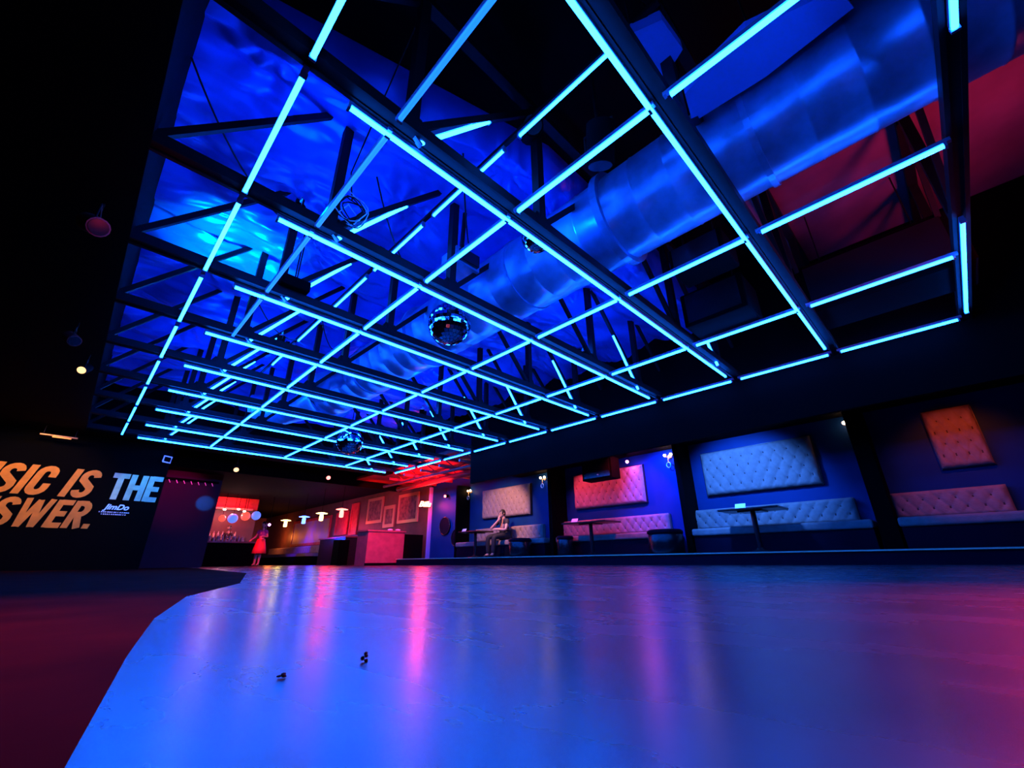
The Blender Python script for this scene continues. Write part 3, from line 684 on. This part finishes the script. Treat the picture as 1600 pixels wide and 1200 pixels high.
# pendants
for y, kind, l in [(22.8, 'bulby', 'yellow glass pendant lamp, farthest of the row'), (20.5, 'bulbb', 'blue glass pendant lamp'), (18.6, 'bulby', 'yellow glass pendant lamp, nearer one'), (16.7, 'bulbr', 'red glass pendant lamp, nearest of the row')]:
    x = 7.3; t = thing('pendant_lamp', l, 'pendant lamp', (x, y, 1.72), 'pendant lamps in the lounge')
    MB().lathe([(.03, .34), (.1, .33), (.22, .3), (.22, .285), (.05, .29)], (x, y, 1.7), 18).build('shade', M[kind], t)
    MB().lathe([(.03, .29), (.075, .22), (.08, .02), (.05, 0)], (x, y, 1.7), 14).build('glass_shade', M[kind], t)
    MB().tube([(x, y, 2.04), (x, y, 3.0)], .008, 6).build('cord', M['black'], t)
lamp('pendant_glow_yellow', 'POINT', (7.3, 22.8, 1.5), 14, (1, .7, .2), None, .08)
lamp('pendant_glow_blue', 'POINT', (8.3, 21.6, 1.2), 60, (0, .02, 1), None, .08)
lamp('pendant_glow_blue_seat', 'SPOT', (7.6, 24.2, 1.9), 400, (.0, .0, 1), (9.4, 25.6, .7), .08, 45)
lamp('pendant_glow_red', 'POINT', (7.3, 16.7, 1.5), 14, (1, .15, .1), None, .08)

# ---------------------------------------------------------------- bar
t = thing('bar_counter', 'dark bar counter with glowing red back at the far left', 'counter', (5, 22.6, 0))
MB().box(3.9, 6.1, 22.3, 22.9, 0, .93).build('bar_front', M['black'], t)
MB().box(3.85, 6.15, 22.25, 22.95, .93, .99).build('bar_top', M['redwood'], t)
t = thing('back_bar', 'red lit wall with shelves behind the bar', 'shelves', (5, 24, 0))
MB().box(3.8, 6.3, 24.0, 24.1, 2.5, 3.0).build('upper_panel', M['red_paint_and_light'], t)
MB().box(3.8, 6.3, 24.0, 24.1, 0, 2.5).build('lower_panel', M['brown'], t)
MB().box(3.8, 6.0, 23.6, 24.0, 2.42, 2.5).build('upper_shelf', M['gilt'], t)
MB().box(3.8, 6.0, 23.7, 24.0, 1.15, 1.2).build('lower_shelf', M['wood'], t)
for i, (x, z, r, kind, l) in enumerate([(4.62, 1.93, .14, 'disco_red', 'small red glass globe over the bar, leftmost'), (4.82+.2, 1.95, .2, 'disco_blue', 'pale blue glass globe over the bar'), (5.5, 2.07, .19, 'disco_red', 'larger red glass globe over the bar'), (5.92, 2.12, .19, 'disco_blue', 'deep blue glass globe at the right over the bar')]):
    y = 22.6; t = thing('bar_globe', l, 'globe lamp', (x, y, z), 'glass globes over the bar')
    MB().ball((x, y, z), r, 18).build('globe', M[kind], t); MB().tube([(x, y, z+r), (x, y, 3.0)], .008, 6).build('cord', M['black'], t)
for i, (x, z) in enumerate([(4.75, 2.36), (5.3, 2.41), (5.55, 2.33)]):
    t = thing('bar_spotlight', 'white ceiling spotlight over the bar, %s' % ['left one', 'middle one', 'right one'][i], 'lamp', (x, 23.2, z), 'white lights over the bar')
    MB().ball((x, 23.2, z), .05, 12, (1.3, 1, .8)).build('bulb', M['bulbw'], t); MB().tube([(x, 23.2, z+.03), (x, 23.2, 3.0)], .01, 6).build('stem', M['black'], t)
lamp('bar_white', 'POINT', (5.0, 22.75, 2.15), 22, (1, .75, .7), None, .1)
n = 0
for i in range(13):
    x = 4.25+i*.115; y = 22.55+random.uniform(-.08, .12); h = random.uniform(.2, .34); r = random.uniform(.034, .045)
    o = MB().lathe([(r, 0), (r, h*.6), (r*.4, h*.78), (r*.38, h)], (x, y, .99), 10).build('bottle', M['glass'])
    tag(o, 'bright glass bottle on the bar counter, %s from the left' % ['first','second','third','fourth','fifth','sixth','seventh','eighth','ninth','tenth','eleventh','twelfth','thirteenth'][i], 'bottle', 'bottles on the bar counter')
for i in range(8):
    x = 4.35+i*.17
    o = MB().lathe([(.05, 0), (.055, .15), (.02, .2), (.02, .27)], (x, 23.85, 1.2), 10).build('bottle', M['glass'])
    tag(o, 'glass bottle on the shelf behind the bar, %s from the left' % ['first','second','third','fourth','fifth','sixth','seventh','eighth','ninth','tenth','eleventh','twelfth','thirteenth'][i], 'bottle', 'bottles on the back shelf')
for i in range(4):
    x = 4.3+i*.3
    o = MB().lathe([(.03, 0), (.006, .01), (.006, .09), (.045, .12), (.05, .2)], (x, 22.38, .99), 10).build('wine_glass', M['glass'])
    tag(o, 'stemmed glass on the bar edge, %s' % ['leftmost', 'second from left', 'second from right', 'rightmost'][i], 'glass', 'stemmed glasses on the bar')
t = thing('bar_wall_lamp', 'small violet lamp on the right of the bar', 'lamp', (6.55, 22.6, 1.75))
MB().ball((6.55, 22.6, 1.75), .06, 12).build('bulb', M['bulbp'], t); MB().tube([(6.55, 22.6, 1.8), (6.55, 22.6, 3.0)], .012, 6).build('stem', M['black'], t)
# fringe lights above the alcove wall
t = thing('fringe_lights', 'pink lit fringe strip above the violet alcove wall', 'light strip', (1.9, 17.8, 2.7))
MB().box(1.8, 3.3, 17.85, 17.95, 2.68, 2.74).build('strip_rail', M['black'], t)
for i in range(7): MB().tube([(1.9+i*.2, 17.9, 2.68), (1.95+i*.2, 17.88, 2.58)], .012, 6).build('fringe_drop', mat('pink_glow_%d' % i, (1, .2, .6), .4, emit=(1, .08, .45), es=.5), t)

# red lit joists beyond the grid
for i in range(5):
    y = 9.8+i*1.0; lab = 'exposed red lit ceiling joist past the grid corner, ' + ['nearest', 'second nearest', 'middle one', 'second farthest', 'farthest'][i]
    t = thing('ceiling_joist', lab, 'joist', (7.7, y, 2.8), 'red lit joists')
    MB().bar((7.56, y, 2.82), (9.58, y, 2.82), .06, .08).build('lower_chord', M['red_paint_and_light'], t)
    MB().bar((7.56, y, 3.07), (9.58, y, 3.07), .06, .08).build('upper_chord', M['red_paint_and_light'], t)
    for j in range(4):
        a = 7.7+j*.47; MB().bar((a, y, 2.82 if j % 2 else 3.07), (a+.47, y, 3.07 if j % 2 else 2.82), .03, .03).build('web_rod', M['red_paint_and_light'], t)
tag(MB().tube([(8.6, 9.5, 2.68), (8.6, 14.9, 2.68)], .09, 16).build('ceiling_pipe', M['red_paint_and_light']), 'fat red lit pipe under the joists past the grid corner', 'pipe')
tag(MB().tube([(8.0, 9.5, 2.72), (8.0, 14.9, 2.72)], .05, 12).build('ceiling_pipe', M['red_paint_and_light']), 'thin red lit pipe under the joists past the grid corner', 'pipe')
struct('trim_12', MB().box(XR-.1, 9.6, 9.36, 16.3, 3.1, 3.2), M['red_paint_and_light'])
struct('trim_14', MB().box(4.3, XR, -4, .95, 4.67, 4.75), mat('rose_plaster', (.22, .1, .16), .5, noise=.3, nscale=2))
struct('trim_13', MB().box(-.0, 9.6, 16.3, 16.5, 2.85, 4.9), M['black'])

# ---------------------------------------------------------------- people
def skin_obj(name, verts, edges, radii, material, parent, sub=1, root=0):
    off = parent_world(parent); me = bpy.data.meshes.new(name)
    me.from_pydata([tuple(Vector(v)-off) for v in verts], edges, []); me.materials.append(material)
    o = bpy.data.objects.new(name, me); C.objects.link(o); o.parent = parent
    if not me.skin_vertices: 
        o.modifiers.new('skin', 'SKIN')
    else: o.modifiers.new('skin', 'SKIN')
    if not me.skin_vertices: me.attributes
    sv = me.skin_vertices[0].data
    for i, r in enumerate(radii):
        sv[i].radius = (r, r) if not isinstance(r, tuple) else r; sv[i].use_root = (i == root)
    s = o.modifiers['skin']; s.use_smooth_shade = True; s.branch_smoothing = .4
    sb = o.modifiers.new('sub', 'SUBSURF'); sb.levels = sub; sb.render_levels = sub+1
    return o
def chain(spec):          # {'name':(pos,radius,parentname)}
    names = list(spec); idx = {n: i for i, n in enumerate(names)}
    return [spec[n][0] for n in names], [(idx[spec[n][2]], idx[n]) for n in names if spec[n][2]], [spec[n][1] for n in names]
def hand(spec, pre, wrist, d, side, curl, par_):
    # palm then four fingers and a thumb, each a short chain
    d = Vector(d).normalized(); s = Vector(side).normalized(); c = Vector(curl).normalized(); w_ = Vector(wrist)
    spec[pre+'palm'] = (w_+d*.05, .03, par_)
    for i, (o_, L) in enumerate([(-.03, .07), (-.01, .08), (.01, .075), (.028, .06)]):
        b = w_+d*.09+s*o_; spec[pre+'f%da' % i] = (b, .01, pre+'palm')
        spec[pre+'f%db' % i] = (b+d*L*.5+c*.01, .009, pre+'f%da' % i); spec[pre+'f%dc' % i] = (b+d*L*.8+c*.04, .008, pre+'f%db' % i)
    spec[pre+'ta'] = (w_+d*.045-s*.04+c*.012, .011, pre+'palm'); spec[pre+'tb'] = (w_+d*.08-s*.055+c*.03, .009, pre+'ta')
def head_parts(c, facing, parent, glasses=False, long_hair=False):
    c = Vector(c); f = Vector(facing).normalized(); s = f.cross(Vector((0, 0, 1))).normalized()
    mb = MB()
    vs = []; n = 18; h = 14
    for i in range(h+1):
        tt = PI*i/h
        for k in range(n):
            a = 2*PI*k/n; x = math.sin(tt)*math.cos(a); y = math.sin(tt)*math.sin(a); z = -math.cos(tt)
            wx = .098 if z > -.2 else .098-.03*(-z-.2); p = f*x*wx+s*y*(.076-.02*max(0, -z))+Vector((0, 0, z*.118))
            if x > 0 and abs(y) < .25:      # nose, brow, mouth, chin
                p += f*(.022*math.exp(-((z+.12)/.16)**2)*(1-abs(y)*3.5)+.006*math.exp(-((z+.52)/.08)**2)+.008*math.exp(-((z+.85)/.15)**2))
            if x > .3 and .2 < abs(y) < .6: p -= f*.01*math.exp(-((z-.1)/.12)**2)
            vs.append(c+p)
    mb.add(vs, [(i*n+k, i*n+(k+1) % n, (i+1)*n+(k+1) % n, (i+1)*n+k) for i in range(h) for k in range(n)], True)
    for sg in (-1, 1): mb.ball(c+s*sg*.078-f*.005+Vector((0, 0, -.005)), .022, 8, (.8, .8, 1.3))
    mb.build('head', M['skin'], parent)
    e = MB()
    for sg in (-1, 1): e.ball(c+f*.083+s*sg*.032+Vector((0, 0, .012)), .011, 8)
    e.build('eyes', M['blackgloss'], parent)
    MB().bar(c+f*.094-s*.02+Vector((0, 0, -.06)), c+f*.094+s*.02+Vector((0, 0, -.06)), .008, .008).build('mouth', M['redwood'], parent)
    hb = MB(); vs = []
    for i in range(9):
        tt = PI*.56*i/8
        for k in range(n):
            a = 2*PI*k/n; x = math.cos(a); L = tt*(1.25 if x < -.1 else (.72 if x > .5 else 1.0))
            vs.append(c+f*(math.sin(L)*x*.106-.006)+s*math.sin(L)*math.sin(a)*.087+Vector((0, 0, math.cos(L)*.128)))
    hb.add(vs, [(i*n+k, i*n+(k+1) % n, (i+1)*n+(k+1) % n, (i+1)*n+k) for i in range(8) for k in range(n)], True)
    if long_hair: hb.tube([c-f*.07+Vector((0, 0, .06)), c-f*.1+Vector((0, 0, -.1)), c-f*.1+Vector((0, 0, -.28))], .07, 10, .04)
    o = hb.build('hair', M['hair'], parent)
    if glasses:
        g = MB()
        for sg in (-1, 1): g.tube([c+f*.098+s*(sg*.034+.024*math.cos(a*PI/5))+Vector((0, 0, .01+.018*math.sin(a*PI/5))) for a in range(11)], .004, 5)
        for sg in (-1, 1): g.tube([c+f*.096+s*sg*.058+Vector((0, 0, .012)), c+s*sg*.08+Vector((0, 0, .01))], .003, 5)
        g.tube([c+f*.1-s*.01+Vector((0, 0, .012)), c+f*.1+s*.01+Vector((0, 0, .012))], .003, 5)
        g.build('glasses', M['blackgloss'], parent)
def seated_man():
    bx, by, z0 = 9.14, 9.5, .18
    t = thing('person', 'man in a black shirt sitting on the peach banquette, chin on hand', 'person', (bx, by, z0))
    H = Vector
    pel = H((bx, by, .8)); ch = H((bx-.04, by+.02, 1.08)); nk = H((bx-.06, by+.03, 1.27)); hd = H((bx-.1, by+.05, 1.4))
    shR = nk+H((.0, .17, -.06)); shL = nk+H((.0, -.17, -.06))      # R = towards far side (left in picture)
    elR = H((bx-.27, by+.38, .97)); wrR = H((bx-.2, by+.12, 1.2))
    elL = H((bx-.2, by-.2, .93)); wrL = H((bx-.3, by+.12, .96))
    hipR, hipL = pel+H((-.03, .1, 0)), pel+H((-.03, -.1, 0))
    knR, knL = H((bx-.46, by+.28, .74)), H((bx-.48, by+.0, .73)); anR, anL = H((bx-.42, by+.3, .28)), H((bx-.52, by-.02, .28))
    sp = {'pel': (pel, .12, None), 'ch': (ch, .13, 'pel'), 'nk': (nk, .055, 'ch'), 'nk2': (nk+H((-.02, .01, .06)), .05, 'nk'),
          'shR': (shR, .055, 'ch'), 'elR': (elR, .042, 'shR'), 'wrR': (wrR, .028, 'elR'), 'shL': (shL, .055, 'ch'), 'elL': (elL, .042, 'shL'), 'wrL': (wrL, .028, 'elL'),
          'hR': (hipR, .09, 'pel'), 'kR': (knR, .06, 'hR'), 'aR': (anR, .04, 'kR'), 'hL': (hipL, .09, 'pel'), 'kL': (knL, .06, 'hL'), 'aL': (anL, .04, 'kL'),
          'tR': (anR+H((-.12, 0, -.05)), .035, 'aR'), 'tL': (anL+H((-.12, 0, -.05)), .035, 'aL')}
    hand(sp, 'r', wrR, (0, -.35, .9), (0, 1, .3), (.6, 0, .2), 'wrR'); hand(sp, 'l', wrL, (-.2, 1, 0), (1, .2, 0), (0, 0, -1), 'wrL')
    skin_obj('body', *chain(sp), M['skin'], t)
    cl = {'pel': (pel+H((0, 0, .03)), .14, None), 'ch': (ch, .155, 'pel'), 'n': (nk+H((0, 0, -.02)), .085, 'ch'), 'sR': (shR, .075, 'ch'), 'eR': (shR.lerp(elR, .5), .065, 'sR'), 'sL': (shL, .075, 'ch'), 'eL': (shL.lerp(elL, .5), .065, 'sL')}
    skin_obj('shirt', *chain(cl), M['shirt'], t)
    tr = {'pel': (pel, .14, None), 'hR': (hipR, .105, 'pel'), 'kR': (knR, .078, 'hR'), 'aR': (anR, .06, 'kR'), 'hL': (hipL, .105, 'pel'), 'kL': (knL, .078, 'hL'), 'aL': (anL, .06, 'kL')}
    skin_obj('trousers', *chain(tr), M['trouser'], t)
    for a in (anR, anL):
        MB().ball(a+H((-.07, 0, -.055)), .05, 12, (2.3, .9, .8)).build('shoe', M['shoe'], t)
    MB().tube([nk+H((-.12, -.1, -.02)), ch+H((-.17, -.1, .05)), ch+H((-.17, .02, -.14)), pel+H((-.15, .1, .12))], .014, 6).build('lanyard_strap', M['strap'], t)
    head_parts(hd, (-1, .15, -.15), t, glasses=True)
seated_man()
def standing(x, y, label, skirt=True):
    t = thing('person', label, 'person', (x, y, 0)); H = Vector
    pel = H((x, y, .9)); ch = H((x, y, 1.22)); nk = H((x, y, 1.42)); f = H((-.75, -.66, 0)); s = H((.66, -.75, 0))
    shR, shL = nk+s*.16+H((0, 0, -.05)), nk-s*.16+H((0, 0, -.05)); elR, elL = shR+s*.08+H((0, 0, -.27)), shL-s*.1+H((0, 0, -.25))
    wrR, wrL = elR+f*.2+H((0, 0, .02))-s*.05, elL+f*.18+H((0, 0, -.1))
    sp = {'pel': (pel, .12, None), 'ch': (ch, .11, 'pel'), 'nk': (nk, .045, 'ch'), 'n2': (nk+H((0, 0, .06)), .04, 'nk'), 'sR': (shR, .045, 'ch'), 'eR': (elR, .036, 'sR'), 'wR': (wrR, .024, 'eR'), 'sL': (shL, .045, 'ch'), 'eL': (elL, .036, 'sL'), 'wL': (wrL, .024, 'eL'),
          'hR': (pel+s*.08, .085, 'pel'), 'kR': (pel+s*.07+H((0, 0, -.42)), .055, 'hR'), 'aR': (pel+s*.06+H((0, 0, -.82)), .036, 'kR'), 'hL': (pel-s*.08, .085, 'pel'), 'kL': (pel-s*.08+H((0, 0, -.42)), .055, 'hL'), 'aL': (pel-s*.1+H((0, 0, -.82)), .036, 'kL')}
    sp['tR'] = (sp['aR'][0]+f*.12+H((0, 0, -.04)), .03, 'aR'); sp['tL'] = (sp['aL'][0]+f*.12+H((0, 0, -.04)), .03, 'aL')
    hand(sp, 'r', wrR, tuple(f), tuple(s), (0, 0, -1), 'wR'); hand(sp, 'l', wrL, (f.x, f.y, -.5), tuple(s), (0, 0, -1), 'wL')
    skin_obj('body', *chain(sp), M['skin'], t)
    skin_obj('top', *chain({'p': (pel+H((0, 0, .1)), .13, None), 'c': (ch, .135, 'p'), 'n': (nk+H((0, 0, -.03)), .07, 'c'), 'sR': (shR, .06, 'c'), 'aR': (shR.lerp(elR, .6), .05, 'sR'), 'sL': (shL, .06, 'c'), 'aL': (shL.lerp(elL, .6), .05, 'sL')}), M['dress'] if skirt else M['shirt'], t)
    if not skirt: skin_obj('trousers', *chain({'p': (pel, .13, None), 'hR': (pel+s*.08, .1, 'p'), 'kR': (sp['kR'][0], .075, 'hR'), 'aR': (sp['aR'][0], .06, 'kR'), 'hL': (pel-s*.08, .1, 'p'), 'kL': (sp['kL'][0], .075, 'hL'), 'aL': (sp['aL'][0], .06, 'kL')}), M['trouser'], t)
    if skirt: MB().lathe([(.14, .13), (.17, .0), (.22, -.2), (.26, -.42), (.25, -.425)], pel, 24).build('skirt', M['skirt'], t)
    for q in (sp['aR'][0], sp['aL'][0]): MB().ball(q+f*.05+H((0, 0, -.045)), .04, 10, (1.9, 1.5, .75)).build('shoe', M['shoe'], t)
    head_parts(nk+H((0, 0, .17))+f*.01, tuple(f), t, long_hair=skirt)
standing(5.72, 20.4, 'standing woman in a purple top and red skirt before the bar')
standing(5.12, 23.25, 'bartender in a dark shirt standing behind the bar counter', False)

# scraps on the floor
for (x, y, l, k) in [(.179, .492, 'dark dry scrap lying on the floor, left one', 0), (.266, .5, 'dark curled scrap standing on the floor, right one', 1)]:
    mb = MB()
    for i in range(5):
        a = i*1.7; mb.ball((x+.0025*math.cos(a), y+.0025*math.sin(a), .0012+.0005*i+k*.0011*i), .002, 6, (1.3, .8, .5+.4*k))
    tag(mb.build('floor_scrap', M['leaf']), l, 'scrap')
